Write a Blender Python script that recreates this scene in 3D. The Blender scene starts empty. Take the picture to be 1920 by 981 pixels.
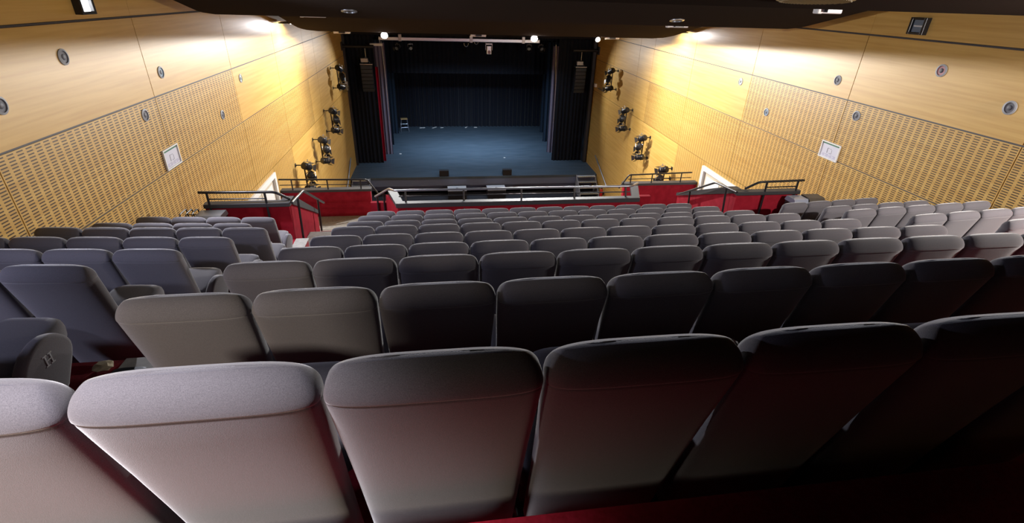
import bpy, bmesh, math, random
from mathutils import Vector, Matrix
random.seed(7)
S = bpy.context.scene
COL = S.collection
PI = math.pi

# ------------------------------------------------------------------ camera
cam_d = bpy.data.cameras.new('camera'); cam = bpy.data.objects.new('camera', cam_d); COL.objects.link(cam)
cam_d.sensor_fit = 'HORIZONTAL'; cam_d.sensor_width = 36.0; cam_d.lens = 933.9 * 36.0 / 1920.0
cam_d.clip_start = 0.05; cam_d.clip_end = 200
_r = Vector((0.98962, -0.14075, 0.02916)); _u = Vector((0.04098, 0.47071, 0.88133)); _w = Vector((0.13777, 0.87099, -0.47159))
cam.matrix_world = Matrix(((_r.x, _u.x, -_w.x, 0.0), (_r.y, _u.y, -_w.y, 0.0), (_r.z, _u.z, -_w.z, 10.0), (0, 0, 0, 1)))
S.camera = cam

# ------------------------------------------------------------------ world, exposure, large lights
wd = bpy.data.worlds.new('world'); S.world = wd; wd.use_nodes = True
wd.node_tree.nodes['Background'].inputs[0].default_value = (0.6, 0.65, 0.8, 1); wd.node_tree.nodes['Background'].inputs[1].default_value = 0.0
S.view_settings.view_transform = 'Standard'; S.view_settings.look = 'None'
S.view_settings.exposure = 0.0; S.view_settings.gamma = 1.0
try: S.view_settings.use_curve_mapping = False
except Exception: pass

def spot(name, loc, target, power, color=(1, 1, 1), angle=90, blend=0.4, radius=0.06):
    d = bpy.data.lights.new(name, 'SPOT'); d.energy = power; d.color = color; d.spot_size = math.radians(angle)
    d.spot_blend = blend; d.shadow_soft_size = radius
    o = bpy.data.objects.new(name, d); COL.objects.link(o); o.location = loc
    o.rotation_euler = (Vector(target) - Vector(loc)).to_track_quat('-Z', 'Y').to_euler()
    return o
def area(name, loc, target, power, color, sx, sy, spread=80):
    d = bpy.data.lights.new(name, 'AREA'); d.energy = power; d.color = color; d.shape = 'RECTANGLE'; d.size = sx; d.size_y = sy; d.spread = math.radians(spread)
    o = bpy.data.objects.new(name, d); COL.objects.link(o); o.location = loc
    o.rotation_euler = (Vector(target) - Vector(loc)).to_track_quat('-Z', 'Y').to_euler()
    return o
COOL = (0.86, 0.88, 1.0); WARM = (1.0, 0.86, 0.68); BLUE = (0.6, 0.78, 1.0)
# floodlights on the edge of the far ceiling panel (fixtures are built below)
FLOOD = [(-1.63, 18.86, 8.70), (3.50, 18.86, 8.70), (5.81, 18.86, 8.71)]
for p, e in zip(FLOOD, (1500, 4600, 1100)):
    spot('flood_beam', (p[0], p[1] - 0.09, p[2] - 0.02), (p[0], p[1] - 0.80, 0.0), e, (1.0, 0.98, 0.95), 178, 0.03, 0.05)
# wall floodlight on the left wall, lit
spot('wall_flood_beam', (-4.70, 8.72, 9.66), (2.5, 6.8, 5.8), 1300, COOL, 120, 0.5, 0.07)
# the same wall floodlights further back, outside the picture
spot('rear_flood_left', (-4.7, 1.75, 9.7), (0.0, 2.9, 7.6), 165, (0.66, 0.7, 1.0), 140, 0.5, 0.06)
spot('rear_flood_right', (8.45, 2.4, 9.7), (5.4, 6.4, 6.3), 1500, (1.0, 0.93, 0.87), 116, 0.4, 0.06)
spot('added_left_seat_beam', (-4.4, 0.6, 10.4), (-2.5, 4.6, 7.4), 250, (0.68, 0.72, 1.0), 30, 1.0, 0.06)  # added narrow beam that brightens the left block's aisle seats, no known fixture
spot('back_door_light', (-3.2, -0.7, 9.85), (-1.5, 1.15, 9.0), 470, WARM, 50, 1.0, 0.25)
spot('back_aisle_downlight', (-1.1, 0.35, 10.6), (-0.75, 0.55, 8.6), 370, (0.97, 0.93, 1.0), 60, 0.9, 0.08)
# lamps on the lighting bar over the stage front, turned to the side walls
spot('bar_lamp_left', (-0.9, 28.95, 7.62), (-4.8, 22.6, 4.6), 900, (1.0, 0.98, 0.95), 74, 0.7, 0.06)
spot('bar_lamp_right', (4.7, 28.95, 7.62), (9.0, 22.6, 4.6), 900, (1.0, 0.98, 0.95), 74, 0.7, 0.06)
# hooded wall washers above the far panel
for sx, y in ((-4.30, 18.2), (8.32, 18.2)):
    spot('wall_washer_beam', (sx, y, 8.98), (sx - 0.9 if sx < 0 else sx + 0.9, y - 0.6, 7.2), 110, (0.95, 0.95, 1.0), 178, 0.2, 0.05)
# stage lights
area('stage_light_row', (2.2, 30.3, 7.3), (2.2, 33.6, 1.0), 330, BLUE, 7.0, 0.3, 95)
area('stage_front_light', (2.2, 28.2, 7.6), (2.2, 28.0, 1.0), 170, BLUE, 9.0, 0.3, 110)

# ------------------------------------------------------------------ materials
def mat(name, color, rough=0.6, metal=0.0, emit=None, estr=0.0, sheen=0.0, spec=0.5):
    m = bpy.data.materials.new(name); m.use_nodes = True
    b = m.node_tree.nodes['Principled BSDF']
    b.inputs['Base Color'].default_value = (*color, 1); b.inputs['Roughness'].default_value = rough; b.inputs['Metallic'].default_value = metal
    b.inputs['Specular IOR Level'].default_value = spec
    if sheen: b.inputs['Sheen Weight'].default_value = sheen; b.inputs['Sheen Roughness'].default_value = 0.4
    if emit: b.inputs['Emission Color'].default_value = (*emit, 1); b.inputs['Emission Strength'].default_value = estr
    return m
def nd(m, t, **kw):
    n = m.node_tree.nodes.new(t)
    for k, v in kw.items():
        if hasattr(n, k): setattr(n, k, v)
        else: n.inputs[k].default_value = v
    return n
def lk(m, a, b): m.node_tree.links.new(a, b)
def math_n(m, op, a, b=None):
    n = nd(m, 'ShaderNodeMath', operation=op)
    for i, v in enumerate((a, b)):
        if v is None: continue
        if isinstance(v, (int, float)): n.inputs[i].default_value = v
        else: lk(m, v, n.inputs[i])
    return n.outputs[0]
def noisy(m, c1, c2, scale, stretch=(1, 1, 1), bump=0.0, detail=4, coord='Object', dist=0.01):
    b = m.node_tree.nodes['Principled BSDF']
    tc = nd(m, 'ShaderNodeTexCoord'); mp = nd(m, 'ShaderNodeMapping'); mp.inputs['Scale'].default_value = stretch
    lk(m, tc.outputs[coord], mp.inputs['Vector'])
    n = nd(m, 'ShaderNodeTexNoise'); n.inputs['Scale'].default_value = scale; n.inputs['Detail'].default_value = detail
    lk(m, mp.outputs[0], n.inputs['Vector'])
    r = nd(m, 'ShaderNodeValToRGB'); r.color_ramp.elements[0].color = (*c1, 1); r.color_ramp.elements[1].color = (*c2, 1)
    r.color_ramp.elements[0].position = 0.3; r.color_ramp.elements[1].position = 0.7
    lk(m, n.outputs[0], r.inputs[0]); lk(m, r.outputs[0], b.inputs['Base Color'])
    if bump:
        bp = nd(m, 'ShaderNodeBump'); bp.inputs['Strength'].default_value = bump; bp.inputs['Distance'].default_value = dist
        lk(m, n.outputs[0], bp.inputs['Height']); lk(m, bp.outputs[0], b.inputs['Normal'])
    return r, n, mp
FABRIC = mat('seat_fabric', (0.3, 0.28, 0.29), 0.95, sheen=0.6, spec=0.1)
noisy(FABRIC, (0.105, 0.099, 0.112), (0.165, 0.155, 0.171), 480, bump=0.25, detail=3, dist=0.002)
PIPING = mat('piping_thread', (0.12, 0.11, 0.12), 0.9, spec=0.1)
BLACKPL = mat('black_plastic', (0.015, 0.015, 0.016), 0.5)
BLACKMET = mat('black_metal', (0.01, 0.01, 0.012), 0.32)
GREYMET = mat('grey_metal', (0.35, 0.36, 0.4), 0.35, 0.9)
SILVER = mat('silver_metal', (0.55, 0.6, 0.7), 0.32, 0.9)
WHITE = mat('white_paint', (0.75, 0.74, 0.72), 0.5)
BEIGE = mat('door_beige', (0.56, 0.5, 0.4), 0.5)
RED = mat('red_carpet', (0.36, 0.012, 0.03), 0.95, spec=0.1, sheen=0.15)
noisy(RED, (0.23, 0.007, 0.016), (0.33, 0.013, 0.03), 60, bump=0.3, dist=0.004)
REDWALL = mat('red_wall_felt', (0.42, 0.02, 0.04), 0.9, spec=0.1)
noisy(REDWALL, (0.24, 0.009, 0.02), (0.32, 0.015, 0.03), 6, bump=0.05)
GREYSTEP = mat('grey_step', (0.34, 0.32, 0.29), 0.8)
noisy(GREYSTEP, (0.28, 0.265, 0.24), (0.38, 0.36, 0.33), 14)
CAPMAT = mat('grey_cap', (0.032, 0.031, 0.035), 0.55)
STEPMID = mat('step_grey', (0.26, 0.27, 0.3), 0.6)
STEPTOP = mat('pale_step', (0.5, 0.51, 0.54), 0.6)
CAPLIGHT = mat('pale_cap', (0.034, 0.037, 0.046), 0.55)
CEIL = mat('ceiling_panel_brown', (0.034, 0.027, 0.023), 0.9, spec=0.0)
ROOF = mat('roof_black', (0.01, 0.01, 0.01), 0.9)
DARKGAP = mat('dark_gap', (0.03, 0.018, 0.01), 0.9)
TRIM = mat('wall_trim_grey', (0.06, 0.055, 0.06), 0.6)
STAGE = mat('stage_floor_paint', (0.05, 0.06, 0.075), 0.55)
noisy(STAGE, (0.045, 0.07, 0.095), (0.075, 0.105, 0.14), 1.6, stretch=(0.6, 4, 1), detail=6)
DRAPE = mat('black_drape', (0.012, 0.014, 0.02), 0.95, spec=0.1, sheen=0.1)
DRAPEBLUE = mat('dark_blue_drape', (0.02, 0.034, 0.056), 0.95, spec=0.1, sheen=0.1)
BACKCLOTH = mat('back_curtain_cloth', (0.011, 0.0135, 0.022), 0.9, spec=0.1, sheen=0.25)
DRAPEGREY = mat('purple_grey_drape', (0.2, 0.175, 0.23), 0.95, spec=0.1)
DRAPERED = mat('red_drape', (0.38, 0.01, 0.03), 0.95, spec=0.1)
HALLFLOOR = mat('hall_floor', (0.016, 0.016, 0.022), 0.7)
LENSON = mat('lit_lens', (1, 1, 1), 0.4, emit=(0.95, 0.97, 1.0), estr=14)
LENS = mat('lens_glass', (0.25, 0.3, 0.36), 0.1, 0.3)
GREENHEAD = mat('sign_green', (0.03, 0.15, 0.09), 0.5)
PAPER = mat('sign_paper', (0.62, 0.62, 0.72), 0.5)
INK = mat('sign_ink', (0.12, 0.12, 0.16), 0.6)
INKPALE = mat('sign_pale_ink', (0.38, 0.36, 0.52), 0.6)
REDPAINT = mat('red_paint', (0.5, 0.02, 0.015), 0.3)
WOODSEAT = mat('stool_wood', (0.55, 0.36, 0.15), 0.5)
YELLOWTAPE = mat('yellow_tape', (0.7, 0.6, 0.25), 0.7)

def wood(name, slots):
    m = mat(name, (0.6, 0.38, 0.15), 0.45)
    b = m.node_tree.nodes['Principled BSDF']
    r, n, mp = noisy(m, (0.555, 0.32, 0.075), (0.645, 0.405, 0.115), 1.6, stretch=(1, 0.35, 9), detail=7)
    r.color_ramp.elements[0].position = 0.35; r.color_ramp.elements[1].position = 0.65
    if slots:
        tc = nd(m, 'ShaderNodeTexCoord'); sp = nd(m, 'ShaderNodeSeparateXYZ'); lk(m, tc.outputs['Object'], sp.inputs[0])
        u = math_n(m, 'FRACT', math_n(m, 'MULTIPLY', math_n(m, 'ADD', sp.outputs[1], -2.55 + 7.4), 1 / 0.15417))
        v = math_n(m, 'FRACT', math_n(m, 'MULTIPLY', sp.outputs[2], 1 / 0.0385))
        a = math_n(m, 'LESS_THAN', math_n(m, 'ABSOLUTE', math_n(m, 'ADD', u, -0.5)), 0.34)
        c = math_n(m, 'LESS_THAN', math_n(m, 'ABSOLUTE', math_n(m, 'ADD', v, -0.5)), 0.20)
        k = math_n(m, 'MULTIPLY', a, c)
        mx = nd(m, 'ShaderNodeMix', data_type='RGBA'); lk(m, k, mx.inputs[0]); lk(m, r.outputs[0], mx.inputs[6]); mx.inputs[7].default_value = (0.055, 0.025, 0.009, 1)
        lk(m, mx.outputs[2], b.inputs['Base Color'])
        bp = nd(m, 'ShaderNodeBump', invert=True); bp.inputs['Strength'].default_value = 0.5; bp.inputs['Distance'].default_value = 0.01
        lk(m, k, bp.inputs['Height']); lk(m, bp.outputs[0], b.inputs['Normal'])
    return m
WOOD = wood('maple_panel', False); WOODSLOT = wood('maple_slotted_panel', True)

# ------------------------------------------------------------------ mesh helpers
class MB:
    def __init__(s): s.bm = bmesh.new(); s.mi = 0
    def mark(s, faces):
        for f in faces: f.material_index = s.mi
    def box(s, x0, x1, y0, y1, z0, z1, bev=0.0):
        r = bmesh.ops.create_cube(s.bm, size=1.0); vs = r['verts']
        for v in vs: v.co = Vector(((x0 + x1) / 2 + v.co.x * (x1 - x0), (y0 + y1) / 2 + v.co.y * (y1 - y0), (z0 + z1) / 2 + v.co.z * (z1 - z0)))
        fs = list({f for v in vs for f in v.link_faces}); s.mark(fs)
        if bev:
            es = list({e for v in vs for e in v.link_edges})
            bmesh.ops.bevel(s.bm, geom=es, offset=bev, segments=2, affect='EDGES', profile=0.5, material=-1)
        return s
    def prism(s, poly, axis, a, b):
        # poly: 2-D points; axis 'x' -> (y,z), 'y' -> (x,z), 'z' -> (x,y)
        def P(p, t): return {'x': (t, p[0], p[1]), 'y': (p[0], t, p[1]), 'z': (p[0], p[1], t)}[axis]
        A = [s.bm.verts.new(P(p, a)) for p in poly]; B = [s.bm.verts.new(P(p, b)) for p in poly]
        n = len(poly); fs = [s.bm.faces.new(A), s.bm.faces.new(B[::-1])]
        for i in range(n): fs.append(s.bm.faces.new((A[i], B[i], B[(i + 1) % n], A[(i + 1) % n])))
        s.mark(fs); bmesh.ops.recalc_face_normals(s.bm, faces=fs); return s
    def tube(s, pts, r, n=10):
        pts = [Vector(p) for p in pts]; rings = []
        for i, p in enumerate(pts):
            d = (pts[min(i + 1, len(pts) - 1)] - pts[max(i - 1, 0)]).normalized()
            ref = Vector((0, 0, 1)) if abs(d.z) < 0.9 else Vector((1, 0, 0))
            a = d.cross(ref).normalized(); b = d.cross(a).normalized()
            rr = r[i] if isinstance(r, (list, tuple)) else r
            rings.append([s.bm.verts.new(p + (a * math.cos(2 * PI * k / n) + b * math.sin(2 * PI * k / n)) * rr) for k in range(n)])
        fs = []
        for i in range(len(rings) - 1):
            for k in range(n): fs.append(s.bm.faces.new((rings[i][k], rings[i][(k + 1) % n], rings[i + 1][(k + 1) % n], rings[i + 1][k])))
        fs.append(s.bm.faces.new(rings[0][::-1])); fs.append(s.bm.faces.new(rings[-1])); s.mark(fs)
        bmesh.ops.recalc_face_normals(s.bm, faces=fs); return s
    def loft(s, rings, cap=True):
        R = [[s.bm.verts.new(p) for p in ring] for ring in rings]; n = len(R[0]); fs = []
        for i in range(len(R) - 1):
            for k in range(n): fs.append(s.bm.faces.new((R[i][k], R[i][(k + 1) % n], R[i + 1][(k + 1) % n], R[i + 1][k])))
        if cap: fs.append(s.bm.faces.new(R[0][::-1])); fs.append(s.bm.faces.new(R[-1]))
        s.mark(fs); bmesh.ops.recalc_face_normals(s.bm, faces=fs); return s
    def grid(s, rows):
        R = [[s.bm.verts.new(p) for p in row] for row in rows]; fs = []
        for i in range(len(R) - 1):
            for k in range(len(R[0]) - 1): fs.append(s.bm.faces.new((R[i][k], R[i][k + 1], R[i + 1][k + 1], R[i + 1][k])))
        s.mark(fs); return s
    def build(s, name, mats, parent=None, smooth=False, loc=None, rot=None):
        me = bpy.data.meshes.new(name); s.bm.to_mesh(me); s.bm.free()
        for m in (mats if isinstance(mats, (list, tuple)) else [mats]): me.materials.append(m)
        if smooth:
            for p in me.polygons: p.use_smooth = True
            try: me.set_sharp_from_angle(angle=math.radians(50))
            except Exception: pass
        o = bpy.data.objects.new(name, me); COL.objects.link(o)
        if parent is not None: o.parent = parent
        if loc: o.location = loc
        if rot: o.rotation_euler = rot
        return o
def tag(o, label=None, cat=None, group=None, kind=None):
    if label: o['label'] = label
    if cat: o['category'] = cat
    if group: o['group'] = group
    if kind: o['kind'] = kind
    return o
def struct(o, label=None): o['kind'] = 'structure'; return tag(o, label)
def empty(name, loc, rz=0.0, label=None, cat=None, group=None):
    o = bpy.data.objects.new(name, None); COL.objects.link(o); o.location = loc; o.rotation_euler = (0, 0, rz); o.empty_display_size = 0.1
    return tag(o, label, cat, group)
def copy_tree(o):
    c = o.copy(); COL.objects.link(c)
    def rec(src, dst):
        for ch in list(src.children):
            d = ch.copy(); COL.objects.link(d); d.parent = dst; rec(ch, d)
    rec(o, c); return c
ORD = ['', 'first', 'second', 'third', 'fourth', 'fifth', 'sixth', 'seventh', 'eighth', 'ninth', 'tenth', 'eleventh', 'twelfth']
def XL(y): return -4.95 + 0.01008 * (y - 7)
def XR(y): return 8.70 + 0.01658 * (y - 7)
def MX(x): return 3.72 - x

# ------------------------------------------------------------------ setting: tiers
YR = [None] + [0.992 + 0.9926 * k for k in range(9)]                    # ridge of the backrests, rows 1..9 from the back
YR[1] -= 0.018
FL = [8.61, 8.18, 7.78, 7.41, 7.02, 6.66, 6.32, 5.96, 5.63, 5.30]      # tread heights, 0 = back aisle
m = MB()
pts = [(-3.6, 0.0), (-3.6, FL[0])]
for k in range(1, 10):
    y = YR[k] - 0.03; pts += [(y, FL[k - 1]), (y, FL[k])]
pts9 = pts[:-2]                                                          # side blocks stop in front of row 8
# side tiers (rows 1..8) and centre tiers (rows 1..9)
m.prism(pts9 + [(9.36, FL[8]), (9.36, 0.0)], 'x', -5.3, -2.62)
m.prism(pts + [(10.46, FL[9]), (10.46, 0.0)], 'x', -2.62, MX(-2.62))
m.prism(pts9 + [(9.36, FL[8]), (9.36, 0.0)], 'x', MX(-2.62), 9.2)
struct(m.build('floor', RED), 'red carpeted seating tiers stepping down to the stage')
# aisle treads with half steps
def aisle(x0, x1, name, lab):
    m = MB()
    for k in range(1, 9):
        if k == 7: x0, x1 = (x0 - 0.5, x1) if x0 < 0 else (x0, x1 + 0.5)
        if k == 8: x0, x1 = (x0 - 0.21, x1) if x0 < 0 else (x0, x1 + 0.21)
        y0 = YR[k] - 0.03; y1 = YR[k + 1] - 0.03
        m.box(x0, x1, y0 + 0.005, y1, FL[k], FL[k] + 0.012)
        m.box(x0, x1, y0 + 0.005, y0 + 0.46, FL[k] + 0.012, (FL[k] + FL[k - 1]) / 2)
    m.box(x0, x1, YR[9] - 0.02, 10.4, FL[9], FL[9] + 0.012)
    a, b = (-2.84, -2.60) if x0 < 0 else (MX(-2.60), MX(-2.84))
    m.box(a, b, YR[9] - 0.03, 9.37, FL[8], FL[8] + 0.012); m.box(a, b, 9.361, 10.4, 3.0, FL[9] + 0.011)
    m.box(x0, x1, -0.4, YR[1] - 0.03, FL[0], FL[0] + 0.012)
    return struct(m.build(name, GREYSTEP), lab)
aisle(-2.11, -1.40, 'floor_aisle_left', 'grey stepped aisle beside the left block')
aisle(MX(-1.40), MX(-2.11), 'floor_aisle_right', 'grey stepped aisle beside the right block')
# stairs from the tiers down to the landings
for side in (0, 1):
    m = MB(); n = 9
    poly = [(10.40, 0.0)]
    for k in range(n):
        z = 5.30 - (k + 1) * (5.30 - 3.57) / n; y = 10.40 + k * 0.40
        poly += [(y, z + (5.30 - 3.57) / n), (y + 0.001, z)] if False else [(y, z)]
        poly += [(y + 0.40, z)]
    poly += [(15.42, 3.57), (15.42, 0.0)]
    cl = []
    for p in poly:
        if not cl or (abs(cl[-1][0] - p[0]) + abs(cl[-1][1] - p[1])) > 1e-6: cl.append(p)
    a, b = (-2.80, -1.10) if side == 0 else (MX(-1.10), MX(-2.80))
    m.prism(cl, 'x', a, b)
    a, b = (-5.0, -2.80) if side == 0 else (MX(-2.80), 8.9)
    m.box(a, b, 11.6, 15.42, 0.0, 3.57)
    struct(m.build('floor_landing_' + ('left', 'right')[side], GREYSTEP), 'grey stairs and landing by the %s side door' % ('left', 'right')[side])
m = MB(); m.box(-5.3, 9.6, 15.42, 27.0, -0.2, 0.0); m.box(-5.0, 8.9, 11.6, 15.42, -0.2, 0.0)
struct(m.build('floor_hall', HALLFLOOR), 'dark hall floor in front of the stage')

# ------------------------------------------------------------------ setting: side walls
def side_wall(side):
    X = XL if side == 0 else XR
    sg = -1 if side == 0 else 1                                          # outward
    m = MB()
    def panel(y0, y1, z0, z1, mi, g=0.008, gz=0.010):
        m.mi = mi; t = 0.03
        a, b = y0 + g, y1 - g
        poly = [(X(a), a), (X(b), b), (X(b) + sg * t, b), (X(a) + sg * t, a)]
        m.prism(poly, 'z', z0 + gz, z1 - gz)
    ys = [-3.6, -1.15, 2.55, 6.25, 9.93, 13.68, 17.38, 21.0, 22.6, 26.0, 29.5]
    for y0, y1 in zip(ys, ys[1:]):
        panel(y0, y1, 9.5, 11.3, 0, g=0.002, gz=0.02)
        panel(y0, y1, 8.22, 9.5, 0, gz=0.014)
        panel(y0, y1, 6.95, 8.22, 1 if y1 < 13.8 else 0, gz=0.012)
        panel(y0, y1, 5.28, 6.95, 1 if y1 < 21.1 else 0)
        if y0 < 12 and y1 > 13:
            panel(y0, 12.7, 0.0, 5.28, 1); panel(12.7, y1, 5.14, 5.28, 1, gz=0.004)
        elif y0 < 15 and y1 > 15:
            panel(y0, 15.2, 5.14, 5.28, 1, gz=0.004); panel(15.2, y1, 0.0, 5.28, 1)
        else: panel(y0, y1, 0.0, 5.28, 1 if y1 < 17.5 else 0)
    # dark backing, left open behind the door
    m.mi = 2
    def back(y0, y1, z0, z1): m.prism([(X(y0) + sg * 0.03, y0), (X(y1) + sg * 0.03, y1), (X(y1) + sg * 0.2, y1), (X(y0) + sg * 0.2, y0)], 'z', z0, z1)
    back(-3.6, 12.7, 0, 11.3); back(15.2, 29.5, 0, 11.3); back(12.7, 15.2, 5.14, 11.3)
    # trim strip under the plain panels
    m.mi = 3
    for z in (9.5, 8.22, 6.95):
        m.prism([(X(-3.6) + sg * 0.012, -3.6), (X(29.5) + sg * 0.012, 29.5), (X(29.5) + sg * 0.035, 29.5), (X(-3.6) + sg * 0.035, -3.6)], 'z', z - 0.013, z + 0.013)
    return struct(m.build('wall_left' if side == 0 else 'wall_right', [WOOD, WOODSLOT, DARKGAP, TRIM]), '%s side wall of maple panels with slotted bands' % ('left', 'right')[side])
WALL_L = side_wall(0); WALL_R = side_wall(1)
def door(side):
    X = XL if side == 0 else XR; sg = -1 if side == 0 else 1; x = X(14); nm = 'door_1' if side == 0 else 'door_2'
    root = empty(nm, (x, 13.95, 2.95)); root['kind'] = 'structure'; root['label'] = 'white framed door in the %s wall by the landing' % ('left', 'right')[side]
    def bx(m, a, b, y0, y1, z0, z1): m.box(min(sg * a, sg * b), max(sg * a, sg * b), y0 - 13.95, y1 - 13.95, z0 - 2.95, z1 - 2.95, 0.004)
    m = MB(); bx(m, -0.05, 0.22, 12.7, 12.84, 2.95, 5.14); bx(m, -0.05, 0.22, 15.06, 15.2, 2.95, 5.14); bx(m, -0.05, 0.22, 12.84, 15.06, 5.0, 5.14)
    m.build('door_frame', WHITE, root)
    for a, b in ((12.86, 13.93), (13.97, 15.04)):
        m = MB(); bx(m, 0.035, 0.08, a, b, 2.96, 4.98); lf = m.build('door_leaf', BEIGE, root)
        m = MB(); bx(m, 0.022, 0.035, a + 0.12, b - 0.12, 3.2, 4.85); m.build('door_panel', WHITE, lf)
        m = MB(); c = b - 0.1 if a < 13 else a + 0.1; m.tube([(sg * 0.03, c - 13.95, 1.0), (sg * -0.04, c - 13.95, 1.0), (sg * -0.04, c - 13.95 + (-.12 if a < 13 else .12), 1.0)], 0.012); m.build('door_handle', BLACKMET, lf)
    m = MB(); m.box(min(sg * .22, sg * .3), max(sg * .22, sg * .3), -1.25, 1.25, 0, 2.2); m.build('door_lining', DARKGAP, root)
door(0); door(1)
# back wall, roof and far end of the building
m = MB(); m.box(-5.3, 9.2, -3.8, -3.6, 0, 11.3); struct(m.build('wall_back', mat('back_wall_dark', (0.08, 0.03, 0.03), 0.9)))
m = MB(); m.box(-5.4, 9.8, -3.8, 29.6, 11.3, 11.5); m.box(-8, 12.5, 29.6, 42, 11.3, 11.5); struct(m.build('ceiling', ROOF))

# ------------------------------------------------------------------ ceiling panels
def ceil_panel(name, x0, x1, y0, z0, y1, z1, lab, cham=0.9, inset=0.5, lip=0.16):
    # plan outline with chamfered far corners, profile sloping down to the far lip
    sl = (z1 - z0) / (y1 - y0); n = 10
    low, up = [], []
    rows_y = [y0 + (y1 - y0) * t for t in (0, .3, .55, .7, .8, .87, .92, .95, .975, 1.0)]
    m = MB()
    def prof(y): return z0 + sl * (y - y0)
    def hx(y):                                                            # inset of the sides near the far edge, rounded
        t = max(0.0, (y - (y1 - cham)) / cham); return inset * (1 - math.sqrt(max(0, 1 - t * t)))
    bot, top = [], []
    for y in rows_y:
        a, b = x0 + hx(y), x1 - hx(y)
        xs = [a + (b - a) * k / 16 for k in range(17)]
        bot.append([(x, y, prof(y)) for x in xs]); top.append([(x, y, prof(y) + lip) for x in xs])
    m.grid(bot); m.grid(top)
    # rim
    ob = [r[0] for r in bot] + bot[-1][1:] + [r[-1] for r in bot[::-1]][1:] + bot[0][::-1][1:-1]
    ot = [r[0] for r in top] + top[-1][1:] + [r[-1] for r in top[::-1]][1:] + top[0][::-1][1:-1]
    m.loft([ob, ot], cap=False)
    bmesh.ops.remove_doubles(m.bm, verts=m.bm.verts, dist=1e-5); bmesh.ops.recalc_face_normals(m.bm, faces=m.bm.faces)
    o = m.build(name, CEIL, smooth=True)
    return struct(o, lab)
ceil_panel('ceiling_panel_near', -4.3, 8.75, -3.5, 11.1, 6.6, 9.955, 'nearest dark ceiling panel', cham=0.3)
ceil_panel('ceiling_panel_middle', -4.40, 8.22, 5.6, 10.80, 11.55, 9.50, 'middle dark ceiling panel', cham=0.4, inset=0.2)
ceil_panel('ceiling_panel_far', -4.23, 8.30, 10.6, 10.45, 18.7, 8.77, 'far dark ceiling panel above the stairs')

# ------------------------------------------------------------------ stage
m = MB(); m.mi = 0; m.box(-4.9, 9.3, 26.8, 29.5, 0.86, 1.0); m.box(-8.0, 12.4, 29.5, 41.0, 0.86, 1.0)
m.mi = 1; m.box(-4.9, 9.3, 26.83, 26.87, 0.48, 0.86); m.box(-4.9, 9.3, 27.5, 27.6, 0.0, 0.86)
struct(m.build('floor_stage', [STAGE, mat('stage_fascia', (0.13, 0.17, 0.28), 0.5)]), 'dark blue painted stage floor')
m = MB(); m.box(-8.2, -4.72, 29.5, 29.7, 0, 11.3); m.box(8.95, 12.6, 29.5, 29.7, 0, 11.3); m.box(-4.72, 8.95, 29.45, 29.7, 7.95, 11.3)
m.box(-8.2, -8.0, 29.6, 41, 0, 11.3); m.box(12.4, 12.6, 29.6, 41, 0, 11.3); m.box(-8.2, 12.6, 41, 41.2, 0, 11.3)
struct(m.build('wall_stage', mat('stage_wall_black', (0.006, 0.006, 0.008), 0.9)), 'black walls around the stage')
m = MB(); m.box(-4.78, -4.62, 29.15, 29.5, 1.0, 7.95); struct(m.build('trim_1', CAPMAT), 'grey edge strip where the left wall meets the stage')
m = MB(); m.box(8.84, 9.0, 29.15, 29.5, 1.0, 7.95); struct(m.build('trim_2', CAPMAT), 'grey edge strip where the right wall meets the stage')

def drape(name, x0, x1, y, z0, z1, material, label, cat='curtain', pl=0.22, amp=0.06, group=None, skew=0.0, nz=6):
    m = MB(); n = max(8, int((x1 - x0) / pl * 10)); rng = random.Random(int((x0 + 20) * 1000 + y * 37))
    ph = 0; offs = []
    for i in range(n + 1):
        ph += (2 * PI / 10) * rng.uniform(0.55, 1.45); offs.append(math.sin(ph) * amp * rng.uniform(0.75, 1.15))
    rows = []
    for j in range(nz + 1):
        t = j / nz; z = z0 + (z1 - z0) * t; k = 1.0 - 0.35 * t
        rows.append([(x0 + (x1 - x0) * i / n + skew * t, y + offs[i] * k, z) for i in range(n + 1)])
    m.grid(rows); rows2 = [[(p[0], p[1] + 0.012, p[2]) for p in r] for r in rows]; m.grid(rows2)
    o = m.build(name, material, smooth=True); return tag(o, label, cat, group)
drape('stage_curtain', -4.66, -3.2, 29.62, 1.0, 7.9, DRAPE, 'black drape at the left edge of the stage opening', skew=0.0)
drape('stage_curtain', 6.96, 8.82, 29.62, 1.0, 7.9, DRAPE, 'black drape at the right edge of the stage opening')
drape('stage_curtain', -3.34, -3.09, 29.95, 1.0, 6.3, DRAPERED, 'narrow red drape behind the left black stage drape', pl=0.12, amp=0.05)
drape('stage_curtain', -4.6, -2.78, 31.4, 1.0, 7.4, DRAPEGREY, 'purple grey drape behind the red drape', pl=0.2)
drape('stage_curtain', -4.8, -2.86, 33.6, 1.0, 7.4, DRAPEBLUE, 'dark blue wing drape behind the purple grey one on the left')
drape('stage_curtain', -5.2, -2.72, 36.6, 1.0, 7.4, DRAPEBLUE, 'dark blue wing drape beside the step stool')
drape('stage_curtain', 7.02, 8.9, 31.4, 1.0, 7.4, DRAPEGREY, 'purple grey wing drape behind the right black stage drape')
drape('stage_curtain', 7.28, 9.2, 34.1, 1.0, 7.4, DRAPEBLUE, 'dark blue wing drape, middle one on the right of the stage')
drape('stage_curtain', 7.58, 9.6, 36.7, 1.0, 7.4, DRAPEBLUE, 'dark blue wing drape, rearmost on the right of the stage')
drape('back_curtain', -4.2, 9.8, 38.75, 1.0, 9.0, BACKCLOTH, 'wide dark pleated curtain closing the back of the stage', pl=0.3, amp=0.09)
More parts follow.
